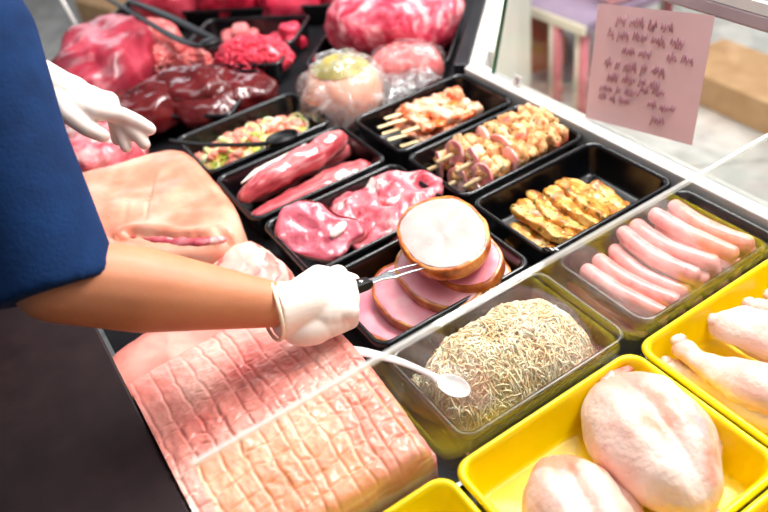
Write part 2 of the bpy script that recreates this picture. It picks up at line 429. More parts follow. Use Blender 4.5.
# ------------------------------------------------------------------ trays
def tray(label, x, y, w, l, h=.064, m=BLACK, rz=0, z=DZ+.001, r=.022, lip=.006, taper=.0135, group=None, rx=0, ry=0):
    a, b = w/2, l/2; t = .003
    def ring(ins, zz): return [(px, py, zz) for px, py in rrect(a-ins, b-ins, max(.006, r-ins*.4))]
    R = [ring(.5*min(a, b)+taper, 0), ring(taper+.006, 0), ring(taper, .004), ring(lip, h-.008), ring(lip*.8, h-.007), ring(.0004, h-.007), ring(0, h-.0055), ring(.0006, h-.0035), ring(.002, h-.0013), ring(.0042, h),
         ring(.0064, h-.0004), ring(.0084, h-.002), ring(.0098, h-.0045), ring(.0105, h-.008), ring(.0112, h-.013), ring(taper+t, .008), ring(taper+t+.003, .0045), ring(taper+t+.008, .003), ring(.5*min(a, b)+taper, .003)]
    o = link('food_tray', *loft(R), m)
    put(o, x, y, z, rz, rx, ry); return tag(o, label, 'tray', group)

BX = [(-.866, -.670), (-1.067, -.879), (-1.267, -1.078), (-1.477, -1.288)]
def grid_tray(x0, x1, y0, y1, label, m=BLACK, **k): return tray(label, (x0+x1)/2, (y0+y1)/2, x1-x0, y1-y0, m=m, **k)
grid_tray(-.866, -.672, .309, .593, 'black tray holding the brown rinded smoked pork slices')
grid_tray(-.866, -.672, .616, .905, 'black tray holding the yellow marinated steaks')
grid_tray(-1.066, -.879, .309, .596, 'black tray holding the raw pink pork chop and neck slices')
grid_tray(-1.066, -.879, .616, .907, 'black tray holding the herbed meat and bacon skewers')
grid_tray(-1.267, -1.079, .302, .592, 'black tray holding the raw tenderloins')
grid_tray(-1.267, -1.079, .616, .905, 'black tray holding the orange chicken skewers')
grid_tray(-1.479, -1.288, .300, .589, 'black tray holding the green leek and sausage salad')
grid_tray(-.659, -.474, .305, .590, 'black tray behind the glass divider holding the sauerkraut')
grid_tray(-.659, -.474, .614, .902, 'black tray behind the glass divider holding the pink sausages')
YW = dict(m=YELLOW, h=.066, r=.025, lip=.007, taper=.016)
tray('yellow tray holding two whole chickens', -.343, .420, .232, .300, **YW)
tray('yellow tray holding the chicken legs', -.343, .724, .232, .300, **YW)
tray('empty yellow tray at the bottom edge below the chickens', -.343, .115, .232, .300, **YW)
tray('yellow tray with pink meat in the lower right corner', -.108, .44, .232, .300, **YW)
c = uv(-.135, -.122); tray('black tray heaped with dark liver', c[0], c[1], .27, .225, rz=PI/4, z=DZ+.001)
c = uv(-.18, .068); tray('black tray holding the minced meat heaps', c[0], c[1], .43, .112, rz=PI/4)
c = uv(-.125, .222); tray('black tray with pink meat cubes behind the red mince', c[0], c[1], .31, .18, rz=PI/4)
c = uv(-.15, .475); tray('black tray at the top edge under the red beef cuts', c[0], c[1], .95, .21, rz=PI/4)
c = uv(.262, .186); tray('black tray under the large marbled beef', c[0], c[1], .36, .285, rz=PI/4, h=.04)
TF = DZ+.006                                             # tray floor

# ------------------------------------------------------------------ smoked pork slices
def ham_outline(seed, a=.062, b=.05):
    return closed_spline([(x*a/.06, y*b/.05) for x, y in ((-.060, .004), (-.046, .036), (-.012, .050), (.030, .047), (.056, .028), (.064, -.004), (.050, -.034), (.016, -.048), (-.026, -.045), (-.052, -.026))], 6)
def ham(label, face, a, b, th, seed, grp='smoked pork slices'):
    r = root('smoked_pork_slice', label, 'pork slice', group=grp)
    ol = ham_outline(seed, a, b); n = len(ol)
    ol = [(x*(1+.05*noise.noise(Vector((x*30+seed, y*30, seed)))), y*(1+.05*noise.noise(Vector((x*30, y*30+seed, 3))))) for x, y in ol]
    ins = [(x*.93, y*.93) for x, y in ol]
    link('meat', *puck(ins, th+.0015, .002, 6, seed=seed, amp=.0018, freq=45), face, r)
    # rind: a band round the slice, its lips turned over the face
    prof = [(.90, .001), (.985, .0), (1.0, .002), (1.012, th*.5), (1.0, th-.001), (.985, th+.001), (.92, th+.0005)]
    R = [[(x*k, y*k, z+.001*fbm((x, y, z), 60, seed)) for x, y in ol] for k, z in prof]
    tag(link('rind', *loft(R, False, False), RIND, r), 'glossy brown smoked rind')
    return r
put(ham('flat pink smoked pork slice at the bottom of the pile nearest the glove', HAMPINK, .076, .056, .010, 1), -.775, .383, TF+.002, .15)
put(ham('second smoked pork slice of the fanned pile counted from the glove', HAMPINK, .078, .060, .024, 2), -.758, .428, TF+.015, .10, .12, .06)
put(ham('third smoked pork slice of the fanned pile counted from the glove', HAMPINK, .078, .058, .026, 3), -.752, .470, TF+.038, .08, .16, .08)
put(ham('fourth smoked pork slice of the fanned pile, under the lifted slice', HAMPINK, .074, .054, .026, 4), -.748, .508, TF+.058, .05, .20, .08)
put(ham('hindmost smoked pork slice of the fanned pile, flat in the tray corner', HAMPINK, .070, .05, .020, 5), -.752, .530, TF+.012, .0, .05, 0)
lift = ham('pale smoked pork slice lifted on the meat fork', HAMWHITE, .086, .066, .020, 6)
put(lift, -.768, .493, .036, -.28, .10, .02)
# carving fork
fk = root('meat_fork', 'two pronged steel meat fork with black riveted handle held in the gloved hand', 'fork', -.712, .309, .087)
fdir = Vector((-.014, .108, -.034)).normalized()
Mf = fdir.to_track_quat('Y', 'Z'); fk.rotation_mode = 'QUATERNION'; fk.rotation_quaternion = Mf
h_ = puck([(x, y) for x, y in closed_spline([(-.008, .022), (0, .025), (.008, .022), (.0095, -.04), (.008, -.10), (0, -.108), (-.008, -.10), (-.0095, -.04)], 4)], .013, .004, 3)
hd = tag(link('handle', *h_, BLACKU, fk), 'black handle'); hd.location = (0, 0, -.0065)
link('rivet', *rod((0, .010, -.0075), (0, .010, .0075), .0034, 12), BRIGHT, hd).location = (0, 0, .0065)
blade = puck(closed_spline([(-.006, .02), (-.0055, .045), (-.0095, .062), (-.010, .07), (.010, .07), (.0095, .062), (.0055, .045), (.006, .02)], 3), .0022, .0008, 2)
bl = link('blade', *blade, BRIGHT, fk)
for s in (-1, 1):
    link('prong', *tube([(s*.0075, .064, .001, .003, .0014), (s*.0075, .09, .001, .0026, .0013), (s*.007, .118, -.001, .002, .0012), (s*.0068, .124, -.002, .0004, .0004)], 8, 4), BRIGHT, bl)

# ------------------------------------------------------------------ raw pork chop and neck slices
ch = root('pork_chop', 'round raw pork chop with a bone lying at the near end of its tray', 'pork chop', -.985, .372, TF, .35, -.22, -.08, group=None)
ol = closed_spline([(x*.98, y*.98) for x, y in ((-.064, -.020), (-.058, .024), (-.022, .046), (.018, .048), (.050, .062), (.082, .050), (.074, .016), (.078, -.022), (.046, -.046), (.0, -.062), (-.042, -.056))], 6)
put(ch, -.995, .378, TF+.046, .30, .22, .34)
link('meat', *puck([(x*.965, y*.965) for x, y in ol], .018, .007, 9, seed=3, amp=.007, freq=24), CHOP, ch)
R = [[(x*k, y*k, z) for x, y in ol] for k, z in ((.93, .001), (.965, .001), (.978, .007), (.974, .012), (.962, .015))]
tag(link('fat_rim', *loft(R, False, False), BACON, ch), 'pale fat rim')
bo = link('bone', *blob(.010, .020, .006, .002, 60, 4, nu=20, nv=12), FAT, ch); bo.location = (.040, .020, .0155)
spec = [(-1.0, .462, .036, .0, .25, .0), (-.945, .470, .034, .5, .30, -.1), (-1.015, .515, .034, -.3, .32, .05), (-.955, .535, .040, .2, .28, -.12), (-.975, .562, .046, .7, .22, .0)]
nm = ['lowest folded raw pork neck slice next to the chop', 'raw pork neck slice with white fat along the tray side nearest the lifted fork slice', 'middle raw pork neck slice against the tenderloin tray side',
      'upper raw pork neck slice under the topmost one', 'topmost raw pork neck slice at the far end of its tray']
for i, (x, y, z, rz, rx, ry) in enumerate(spec):
    o2 = oval(.058, .046, 44, .85, .35, i+2)
    r = link('pork_neck_slice', *puck(o2, .024, .008, 7, seed=i+9, amp=.012, freq=26), PORK)
    put(r, x, y, TF+z-.012, rz, rx, ry); tag(r, nm[i], 'pork slice', 'raw pork neck slices')
nb = link('smoked_rind_scrap', *blob(.011, .014, .009, .003, 60, 2, nu=18, nv=12), RIND); put(nb, -.868, .535, .012, .3)
tag(nb, 'small orange brown rind scrap beside the lifted pork slice', 'rind')

# ------------------------------------------------------------------ tenderloins
def tenderloin(label, L, w, h, seed, bend, x, y, z, rz, rx=0):
    pts = [(bend*math.sin(PI*t)+0, (t-.5)*L, h*.5+(.010*math.sin(PI*t) if rx else 0), w*k*.5, h*k*.5) for t, k in ((0, .25), (.04, .55), (.15, .82), (.35, .95), (.6, 1.0), (.82, .92), (.94, .66), (1, .2))]
    o = link('pork_tenderloin', *tube(pts, 28, 7, .008, 20, seed), TENDER)
    put(o, x, y, z, rz, rx); return tag(o, label, 'tenderloin', 'raw tenderloins')
tenderloin('thick red tenderloin lying on top across the two paler ones', .265, .058, .05, 1, .006, -1.182, .445, TF+.034, .17, .02)
tenderloin('pale tenderloin along the far side of the tray beside the salad', .265, .066, .052, 2, -.01, -1.213, .455, TF, .03)
tenderloin('pink tenderloin along the near side of the tray beside the pork chop', .265, .066, .056, 3, .008, -1.125, .445, TF, .02)
tag(link('fat_strip', *tube([(-.024, -.11, .040, .002, .002), (-.020, -.07, .049, .007, .003), (-.015, -.02, .051, .004, .002), (-.012, .04, .052, .001, .001)], 8, 5, .002, 60), FAT, bpy.data.objects['pork_tenderloin']), 'white silverskin')

# ------------------------------------------------------------------ leek salad
def salad():
    parts = [blob(.07, .115, .022, .010, 30, 3, ex=.7)]
    for i in range(420):
        x = random.uniform(-.068, .068); y = random.uniform(-.115, .115); q = (x/.075)**2+(y/.125)**2
        if q > 1: continue
        z = .038*(1-q)**.5+random.uniform(-.004, .006); s = random.uniform(.003, .007)
        M = Euler((random.uniform(-1, 1), random.uniform(-1, 1), random.uniform(0, 6))).to_matrix()
        parts.append(ellipsoid((x, y, z), s*1.6, s, s*.4, M, 8, 5))
    return join(*parts)
sl = link('leek_salad', *salad(), LETT); put(sl, -1.383, .44, TF, 0); tag(sl, 'green leek and sausage salad in a black tray', 'salad', None, 'stuff')
rg = None
for i in range(26):
    R = random.uniform(.011, .020); r_ = .0028
    x = random.uniform(-.058, .058); y = random.uniform(-.12, .11); q = min(.95, (x/.075)**2+(y/.13)**2)
    if i < 2:
        vs = []; fs = []; A, B = 22, 8
        for a in range(A):
            for b in range(B):
                t = 2*PI*a/A; p = 2*PI*b/B; rr = .012+.0016*math.cos(p)
                vs.append((rr*math.cos(t), rr*math.sin(t)*(.8 if i else 1), .0042*math.sin(p)+.0015*math.sin(2*t)))
        for a in range(A):
            for b in range(B): fs.append((a*B+b, ((a+1) % A)*B+b, ((a+1) % A)*B+(b+1) % B, a*B+(b+1) % B))
        o = link('leek_ring', vs, fs, LEEK); rg = (rg or []) + [o]
    else: o = dup(rg[i % 2])
    put(o, -1.383+x, .44+y, TF+.042*(1-q)**.5+.006, random.uniform(0, 6), random.uniform(-.7, .7), random.uniform(-.7, .7))
    k = R/.012; o.scale = (k, k, k); tag(o, 'pale green leek ring lying loose in the salad', 'leek ring', 'leek rings in the salad')
sd = None
for i in range(60):
    x = random.uniform(-.06, .06); y = random.uniform(-.12, .12); q = min(.95, (x/.075)**2+(y/.13)**2)
    o = dup(sd) if sd else link('sausage_dice', *blob(.008, .006, .005, .001, 90, 1, ex=.5, ez=.6, nu=14, nv=8), TOM); sd = sd or o
    put(o, -1.383+x, .44+y, TF+.038*(1-q)**.5+.004, random.uniform(0, 6), random.uniform(-.5, .5)); o.scale = (random.uniform(1.1, 1.6),)*3
    tag(o, 'small pink sausage dice in the salad', 'sausage dice', 'sausage dice in the salad')
ld = root('serving_spoon', 'black serving spoon lying across the leek salad', 'spoon', -1.29, .47, .002, -.15)
link('handle', *tube([(-.085, -.21, .03, .005, .004), (-.055, -.15, .014, .006, .004), (-.02, -.07, .002, .006, .004), (0, -.03, .0, .008, .005)], 10, 6), BLACKU, ld)
bw = [(.003, 0), (.012, -.004), (.017, -.007), (.019, -.006), (.021, .0), (.023, .001), (.0205, -.008), (.014, -.011), (.004, -.012)]
link('bowl', *loft([[(r*math.cos(2*PI*j/24), r*1.5*math.sin(2*PI*j/24)+.0, z+.006) for j in range(24)] for r, z in bw]), BLACKU, ld)

# ------------------------------------------------------------------ chicken skewers (far tray) and bacon skewers
def sk_chicken(seed):
    r = root('chicken_skewer', 'x', 'skewer')
    rnd = random.Random(seed)
    st = puck(rrect(.0048, .100, .002, 2), .003, .001, 1); s_ = link('stick', *st, WOOD, r); s_.location = (0, -.026, .012)
    tag(s_, 'flat wooden stick')
    y = -.066
    for i in range(6):
        m = PAPRIKA if i in (1, 4) and seed != 2 else SHRIMP
        s = rnd.uniform(.85, 1.15)
        b = link('pepper_piece' if m is PAPRIKA else 'chicken_piece', *blob(.021*s, (.024 if m is PAPRIKA else .019)*s, (.008 if m is PAPRIKA else .013)*s, .008, 55, seed*9+i, ex=.75, nu=22, nv=14), m, r)
        b.location = (rnd.uniform(-.004, .004), y, .001); b.rotation_euler = (rnd.uniform(-.3, .3), rnd.uniform(-.3, .3), rnd.uniform(-.6, .6)); y += .025
    return r
protos = [sk_chicken(1), sk_chicken(2), sk_chicken(3)]
S1 = [(-1.225, .775, 0, .06), (-1.192, .768, 0, .02), (-1.158, .764, 0, -.03), (-1.123, .768, 0, .0), (-1.208, .785, .024, .06), (-1.170, .775, .026, -.04), (-1.134, .778, .024, .04)]
nmS = ['first', 'second', 'third', 'fourth']
for i, (x, y, z, rz) in enumerate(S1):
    o = protos[i] if i < 3 else dup(protos[i % 3])
    put(o, x, y, TF+.012+z, rz, -.13)
    tag(o, '%s chicken skewer %s, counted from the bagged ham side' % (nmS[i] if i < 4 else nmS[i-4], 'on the tray floor' if i < 4 else 'of the upper layer'), 'skewer', 'orange chicken skewers')
def sk_bacon(seed):
    r = root('bacon_skewer', 'x', 'skewer'); rnd = random.Random(seed*7)
    tag(link('stick', *rod((0, -.135, .024), (0, .095, .024), .0046, 10), WOOD, r), 'round wooden stick')
    y = -.092
    for i in range(9):
        if i in (0, 3):
            b = link('bacon_slice', *puck(oval(.025, .026, 30, .9, .2, seed+i), .005, .002, 4, seed=seed+i, amp=.002, freq=60), BACON, r)
            b.rotation_euler = (PI/2+rnd.uniform(-.3, .3), 0, rnd.uniform(-.3, .3)); b.location = (0, y, .024); y += .012
        else:
            s = rnd.uniform(.9, 1.1)
            b = link('meat_piece', *blob(.023*s, .019, .021*s, .009, 60, seed*11+i, ex=.8, nu=22, nv=14), HERB, r)
            b.location = (rnd.uniform(-.003, .003), y, .006); b.rotation_euler = (rnd.uniform(-.3, .3), rnd.uniform(-.3, .3), rnd.uniform(-.6, .6)); y += .026
    return r
bp = [sk_bacon(1), sk_bacon(2)]
S2 = [(-1.030, .770, .0, -.10), (-.975, .765, .0, .02), (-.922, .765, .0, .03), (-1.005, .790, .036, -.05), (-.958, .792, .042, .02), (-.915, .780, .034, .0)]
for i, (x, y, z, rz) in enumerate(S2):
    o = bp[i] if i < 2 else dup(bp[i % 2])
    put(o, x, y, TF+z, rz, .02 if z == 0 else .06)
    tag(o, '%s herbed bacon skewer %s, counted from the orange chicken skewers' % (nmS[i % 3], 'on the tray floor' if i < 3 else 'of the upper layer'), 'skewer', 'herbed bacon skewers')

# ------------------------------------------------------------------ marinated steaks
S3 = [(-.760, .662, .000, .10, .055, .034), (-.770, .700, .016, .04, .070, .034), (-.772, .732, .016, .02, .068, .028), (-.765, .758, .020, .0, .066, .026), (-.768, .790, .022, -.04, .066, .030), (-.745, .825, .006, -.1, .056, .026)]
NS = ['lowest marinated steak at the end of the tray nearest the fork', 'broad marinated steak lying over the lowest one', 'third marinated steak of the row, counted from the fork',
      'fourth marinated steak of the row, counted from the fork', 'fifth marinated steak of the row, counted from the fork', 'last marinated steak of the row, in the tray corner by the white rail']
for i, (x, y, z, rz, a, b) in enumerate(S3):
    o = link('marinated_steak', *puck(oval(a, b, 40, .95, .25, i+1), .016, .006, 6, seed=i+1, amp=.008, freq=32), STEAK)
    put(o, x, y, TF+z, rz, -.30 if 0 < i < 5 else -.05, .10); tag(o, NS[i], 'steak', 'marinated steaks')
cl = root('tray_clip', 'small dark clip with two white slots at the corner of the marinated steak tray', 'clip', -.672, .628, -.002, .0, -.5)
link('strip', *puck(rrect(.0075, .018, .002, 3), .004, .001, 2), BLACKU, cl)
for s in (-.006, .005): tag(link('slot', *box(-.004, .004, s, s+.004, .0038, .0046), CARD, cl, False), 'white slot')

# ------------------------------------------------------------------ sausages
def sausage(seed, L=.150, r=.0142, bend=.014):
    pts = [(bend*(1-(2*t-1)**2), (t-.5)*L, r, r*k, r*k) for t, k in ((0, .15), (.015, .55), (.05, .88), (.2, 1), (.5, 1.02), (.8, 1), (.95, .88), (.985, .55), (1, .15))]
    return link('sausage', *tube(pts, 18, 5, .0012, 30, seed), SAUSAGE)
sp = [sausage(1), sausage(2, .146, .0142, .020), sausage(3, .152, .0138, .008)]
lay = []
for k in range(8): lay.append((-.556, .638+.031*k, .006, 0))
for k in range(7): lay.append((-.556, .655+.032*k, .030, 1))
for k in range(4): lay.append((-.556, .735+.036*k, .052, 2))
ordn = ['first', 'second', 'third', 'fourth', 'fifth', 'sixth', 'seventh', 'eighth']
cnt = {}
for i, (x, y, z, l) in enumerate(lay):
    o = sp[i] if i < 3 else dup(sp[i % 3])
    k = cnt.get(l, 0); cnt[l] = k+1
    put(o, x+random.uniform(-.006, .006), y, TF+.001+z*1.0, -PI/2+.06+random.uniform(-.08, .08), random.uniform(-.03, .03))
    tag(o, '%s raw pink sausage of the %s layer, counted from the sauerkraut' % (ordn[k], ('bottom', 'middle', 'top')[l]), 'sausage', 'raw pink sausages')

# ------------------------------------------------------------------ sauerkraut and its spoon
def kraut():
    rnd = random.Random(5); H = lambda x, y: (.082+.016*noise.noise(Vector((x*26, y*26, 3))))*max(0, 1-(abs(x)/.083)**2.6-(abs(y)/.128)**2.8)**.62
    A, B = 30, 40; vs = []; fs = []
    for i in range(A+1):
        for j in range(B+1):
            x = (i/A-.5)*.160; y = (j/B-.5)*.25; vs.append((x, y, H(x, y)-.004+.008*fbm((x, y, 0), 30, 2)))
    for i in range(A):
        for j in range(B): fs.append((i*(B+1)+j, (i+1)*(B+1)+j, (i+1)*(B+1)+j+1, i*(B+1)+j+1))
    parts = [(vs, fs)]
    for k in range(2600):
        x = rnd.uniform(-.074, .074); y = rnd.uniform(-.12, .12); a = rnd.uniform(0, 2*PI); L = rnd.uniform(.020, .050); cv = rnd.uniform(-1.4, 1.4); r = rnd.uniform(.0007, .0016)
        pts = []
        tz = rnd.uniform(0, .006); up = rnd.uniform(-.005, .006)
        for q in range(7):
            if max(abs(x)/.082, abs(y)/.128) < 1: zz = H(x, y)
            pts.append((x, y, zz+tz+up*math.sin(q), r, r*.6 if q not in (0, 6) else r*.3))
            a += cv*.35; x += math.cos(a)*L/7; y += math.sin(a)*L/7
            x = max(-.079, min(.079, x)); y = max(-.126, min(.126, y))
        parts.append(tube(pts, 5, 1))
    return join(*parts)
kr = link('sauerkraut', *kraut(), KRAUT); put(kr, -.566, .447, TF); tag(kr, 'heap of pale shredded sauerkraut behind the glass divider', 'sauerkraut', None, 'stuff')
sn = root('spoon', 'white spoon with its bowl in the sauerkraut and handle over the pork belly', 'spoon', -.560, .332, .014, 0)
link('handle', *tube([(-.122, -.070, .010, .003, .0015), (-.115, -.066, .011, .007, .002), (-.09, -.053, .016, .008, .002), (-.05, -.028, .016, .006, .002), (-.015, -.006, .006, .005, .003), (.0, .0, .002, .008, .003)], 10, 6), SPOON, sn)
bw = [(.002, -.003), (.010, -.002), (.015, .001), (.0185, .0045), (.0195, .005), (.019, .0035), (.012, -.003), (.003, -.005)]
bz = link('bowl', *loft([[(r*1.45*math.cos(2*PI*j/24), r*math.sin(2*PI*j/24), z) for j in range(24)] for r, z in bw]), SPOON, sn); bz.scale = (.82,)*3; bz.location = (.020, .008, .000); bz.rotation_euler = (0, .1, .35)

# ------------------------------------------------------------------ chickens and chicken legs
def chicken(seed, a, b, h):
    def fn(v):
        x, y, z = v; t = y/b
        w = 1+.10*t-.16*t*t                                # broad breast, narrower vent end
        x *= w; z *= 1.0-.12*(t+.2)**2
        if z > 0:
            g = math.exp(-(x/(a*.16))**2)                    # keel furrow between the two breasts
            z += .010*math.exp(-((abs(x)-a*.45)/(a*.35))**2)*(1-t*t*.6)-.010*g*(1-.6*t*t)+.004*math.exp(-(x/(a*.05))**2)
        return x, y, z
    return blob(a, b, h, .006, 16, seed, flat=.8, nu=72, nv=44, fn=fn)
def chick(label, seed, a, b, h, x, y, z, rz, rx=0, ry=0):
    r = root('whole_chicken', label, 'chicken', x, y, z, rz, rx, ry, group='whole chickens in the yellow tray')
    link('body', *chicken(seed, a, b, h), CHICK, r)
    w = link('wing', *tube([(a*.80, b*.45, h*.9, .004, .004), (a*.95, b*.30, h*.75, .016, .013), (a*1.02, b*.0, h*.55, .015, .012), (a*.95, -b*.25, h*.45, .010, .009), (a*.88, -b*.35, h*.42, .003, .003)], 16, 6, .002, 40, seed), CHICK, r)
    n = tag(link('neck_flap', *blob(.024, .012, .010, .007, 60, seed, nu=30, nv=18), CHICKRED, r), 'reddish cut neck skin'); n.location = (.012, b*.86, h*.82); n.rotation_euler = (-.95, 0, .2)
    if seed == 2: bpy.data.objects.remove(n)
    for s in (-1, 1):
        f = tag(link('tail_skin', *blob(.012, .022, .008, .004, 60, seed+s, nu=20, nv=12), CHICKRED if s > 0 else CHICK, r), 'orange pink skin fold'); f.location = (s*.016, -b*.95, h*.35)
    return r
chick('larger whole chicken, breast up, filling the tray beside the chicken legs', 1, .072, .107, .054, -.346, .486, TF, 1.30, .0, .0)
chick('smaller whole chicken in front of the larger one', 2, .058, .090, .047, -.322, .350, TF, 1.20, .0, .0)

def leg(seed, L=.16, r=.036, mirror=1):
    prof = ((0, .22), (.02, .42), (.08, .48), (.16, .42), (.28, .50), (.45, .74), (.62, .96), (.80, 1.0), (.93, .72), (1, .2)) if seed != 3 else ((0, .25), (.04, .6), (.12, .86), (.3, 1.0), (.5, 1.02), (.7, .95), (.88, .72), (1, .2))
    pts = [((.018*math.sin(t*2.6))*mirror, (t-.45)*L, r*k*.8, r*k, r*k*.8) for t, k in prof]
    pts = [(x, y, max(z, .010), a, b) for x, y, z, a, b in pts]
    r_ = root('chicken_drumstick', 'x', 'chicken leg')
    link('meat', *tube(pts, 24, 6, .004, 26, seed), CHICK, r_)
    k = tag(link('knuckle', *blob(.011, .010, .009, .002, 70, seed, nu=18, nv=12), CHICK, r_), 'rounded bone end'); k.location = (0, -.45*L, .010 if seed != 3 else .022)
    return r_
LG = [(-.355, .612, .010, -1.52, 'lowest chicken leg, next to the tray wall by the whole chickens'), (-.358, .645, .034, -1.42, 'thin chicken leg between the lowest one and the plump one'),
      (-.355, .696, .040, -1.36, 'plump chicken leg on top in the middle of the pile'), (-.362, .735, .018, -1.30, 'chicken leg behind the plump one, by the glass divider'), (-.345, .775, .034, -1.36, 'fifth chicken leg of the pile counted from the whole chickens'), (-.35, .825, .012, -1.45, 'chicken leg at the far end of the yellow tray')]
for i, (x, y, z, rz, lb) in enumerate(LG):
    o = leg(i+1, .17 if i != 2 else .145, .034, 1 if i % 2 else -1)
    put(o, x, y, TF+z, rz, .05); tag(o, lb, 'chicken leg', 'chicken legs')
o = link('pink_meat', *blob(.05, .07, .03, .006, 25, 8), HAMPINK); put(o, -.128, .478, TF, .5); tag(o, 'pink meat in the yellow tray of the lower right corner', 'meat')

# ------------------------------------------------------------------ scored pork belly
def belly():
    NX, NY = 230, 180; X0, X1, Y0, Y1 = -.820, -.477, -.004, .262
    def edge(u, v):
        x = X0+(X1-X0)*u; y = Y0+(Y1-Y0)*v
        x -= .020*v*(1-u)*1.0                                   # far edge slants
        y += .010*math.sin(u*PI)*v
        return x, y
    vs = []; fs = []
    T = lambda u, v: .030+.020*math.sin(PI*min(1, u*1.1))*(.6+.4*math.sin(PI*v))
    rnd = random.Random(3)
    xl = []; t = .015
    while t < 1: xl.append(t); t += rnd.uniform(.042, .085)
    yl = []; t = .02
    while t < 1: yl.append(t); t += rnd.uniform(.050, .11)
    def groove(p, ls, wob, w):
        q = p+wob; d = min(abs(q-l) for l in ls); return math.exp(-(d/w)**2)
    for i in range(NX+1):
        for j in range(NY+1):
            u, v = i/NX, j/NY; x, y = edge(u, v); z = T(u, v)
            # rounded edges and corners
            du = min(u*.34, (1-u)*.34); dvv = min((1-v)*.26, v*.26+.02)
            rr = .016
            for d in (du, dvv):
                if d < rr: z -= rr-math.sqrt(max(0, rr*rr-(rr-d)**2))
            cu, cv = max(0, .03-du), max(0, .03-dvv)
            # scoring: long cuts across everywhere, cross cuts where the photo shows squares
            wv = .020*noise.noise(Vector((u*5, v*7, 1)))+.009*noise.noise(Vector((u*19, v*15, 2)))
            wu = .022*noise.noise(Vector((u*5, v*8, 4)))+.012*noise.noise(Vector((u*14, v*22, 5)))
            g1 = groove(v, yl, wv, .0065)*(.40+.60*min(1, max(0, u*2.2-.3)))*(.65+.6*noise.noise(Vector((u*9, v*5, 7))))
            m2 = min(1, max(0, (u-.30)*4+(.5-abs(v-.45))*1.2))
            g2 = groove(u+.04*v, xl, wu, .0045)*m2
            br = .5+.5*noise.noise(Vector((u*14, v*14, 9)))
            z -= .0044*max(g1, g2*br*1.5)
            z += .0022*fbm((x, y, 0), 70, 4)*(.4+m2*.6)
            z += .0018*fbm((x, y, 0), 22, 1)
            vs.append(Vector((x, y, z)))
    W = NY+1
    for i in range(NX):
        for j in range(NY): fs.append((i*W+j, (i+1)*W+j, (i+1)*W+j+1, i*W+j+1))
    return vs, fs, W, NX, NY
bv, bf, W, NX, NY = belly()
be = root('pork_belly', 'large pork belly with rind scored in squares, lying beside the dark worktop', 'pork belly', -.64, .13, DZ)
off = Vector((-.64, .13, DZ))
tag(link('rind', [v-off for v in bv], bf, BELLY, be), 'scored pink rind')
ring = [i*W for i in range(NX+1)]+[NX*W+j for j in range(1, NY+1)]+[i*W+NY for i in range(NX-1, -1, -1)]+[j for j in range(NY-1, 0, -1)]
cx = Vector((-.64, .13, 0)); R = []
for k, z in ((1.0, None), (1.012, .004), (1.02, -.012), (1.012, -.030), (1.018, -.048), (1.0, -.062), (.98, DZ+.0005)):
    rg_ = []
    for id_ in ring:
        p = bv[id_]; q = Vector((cx.x+(p.x-cx.x)*k, cx.y+(p.y-cx.y)*k, p.z if z is None else min(z, p.z-.001)))
        if z is not None and z > -.06: q.x += .003*fbm(q, 40, 3); q.y += .003*fbm(q, 40, 6)
        if q.x > -.4705: q.x = -.4705
        rg_.append(q-off)
    R.append(rg_)
lv, lf = loft(R, False, True)
tag(link('meat_layers', lv, [tuple(reversed(f)) for f in lf], FATPINK, be), 'streaky fat and meat on the cut sides')

# ------------------------------------------------------------------ other pork of the near column
def lump(name, label, cat, m, rx, ry, rz_, x, y, z, rz=0, amp=.012, freq=10, seed=1, ex=.8, tx=0, ty=0, group=None, ez=.8, flat=.75, nu=56, nv=34):
    o = link(name, *blob(rx, ry, rz_, amp, freq, seed, ex, flat, nu, nv, ez=ez), m); put(o, x, y, z, rz, tx, ty); return tag(o, label, cat, group)
def shoulder_mesh():
    ol = closed_spline([(x+1.20, y-.168) for x, y in ((-1.43, .03), (-1.405, .15), (-1.385, .245), (-1.345, .287), (-1.25, .292), (-1.12, .288), (-1.035, .268), (-1.004, .235), (-1.008, .195), (-1.06, .12), (-1.12, .04), (-1.28, .01))], 10)
    path = [Vector((p[0]+1.20, p[1]-.168)) for p in FLESH]
    path = [path[k]+(path[k+1]-path[k])*t/6 for k in range(len(path)-1) for t in range(6)]
    def fn(p, ins, top):
        if p.z < .05: return p
        d = min((Vector((p.x, p.y))-q).length for q in path)
        side = (p.x-.125)-(p.y+.0)*.9
        p.z += -.010*math.exp(-(d/.007)**2)+(.007 if side < 0 else -.006)*math.exp(-((d-.018)/.011)**2)
        p.z += .010*fbm((p.x, p.y, 0), 7, 3)*min(1, ins*3)-.05*max(0, p.x-.1)*min(1, ins*4)
        for k in (-.05, -.005): p.z -= .003*math.exp(-((p.y+.5*p.x-k)/.0025)**2)*math.exp(-((p.x+.01)/.05)**2)
        return p
    return puck(ol, .110, .034, 26, fn, 4, .004, 12)
FLESH = ((-1.140, .107, .044), (-1.095, .140, .046), (-1.052, .177, .045), (-1.026, .214, .042), (-1.022, .235, .034))
sh = root('pork_shoulder', 'large piece of pork with smooth orange pink rind under the reaching forearm', 'pork', -1.20, .168, DZ, 0)
link('rind', *shoulder_mesh(), SKINPORK, sh)
Msh = Matrix.Identity(3)
cp = [Msh @ (Vector(p)-Vector((-1.20, .168, DZ))) for p in FLESH]
from mathutils.bvhtree import BVHTree
shv = shoulder_mesh(); bvh = BVHTree.FromPolygons(shv[0], shv[1])
cp = [Vector((p.x, p.y, (bvh.ray_cast(Vector((p.x, p.y, .5)), Vector((0, 0, -1)))[0] or p).z)) for p in cp]
rr_ = (.003, .006, .009, .008, .002)
fo = tag(link('cut_flesh', *tube([(p.x, p.y, p.z, r_, r_*.7) for p, r_ in zip(cp, rr_)], 14, 7, .005, 50, 3), PORK, sh), 'raw flesh in the fold of the rind')
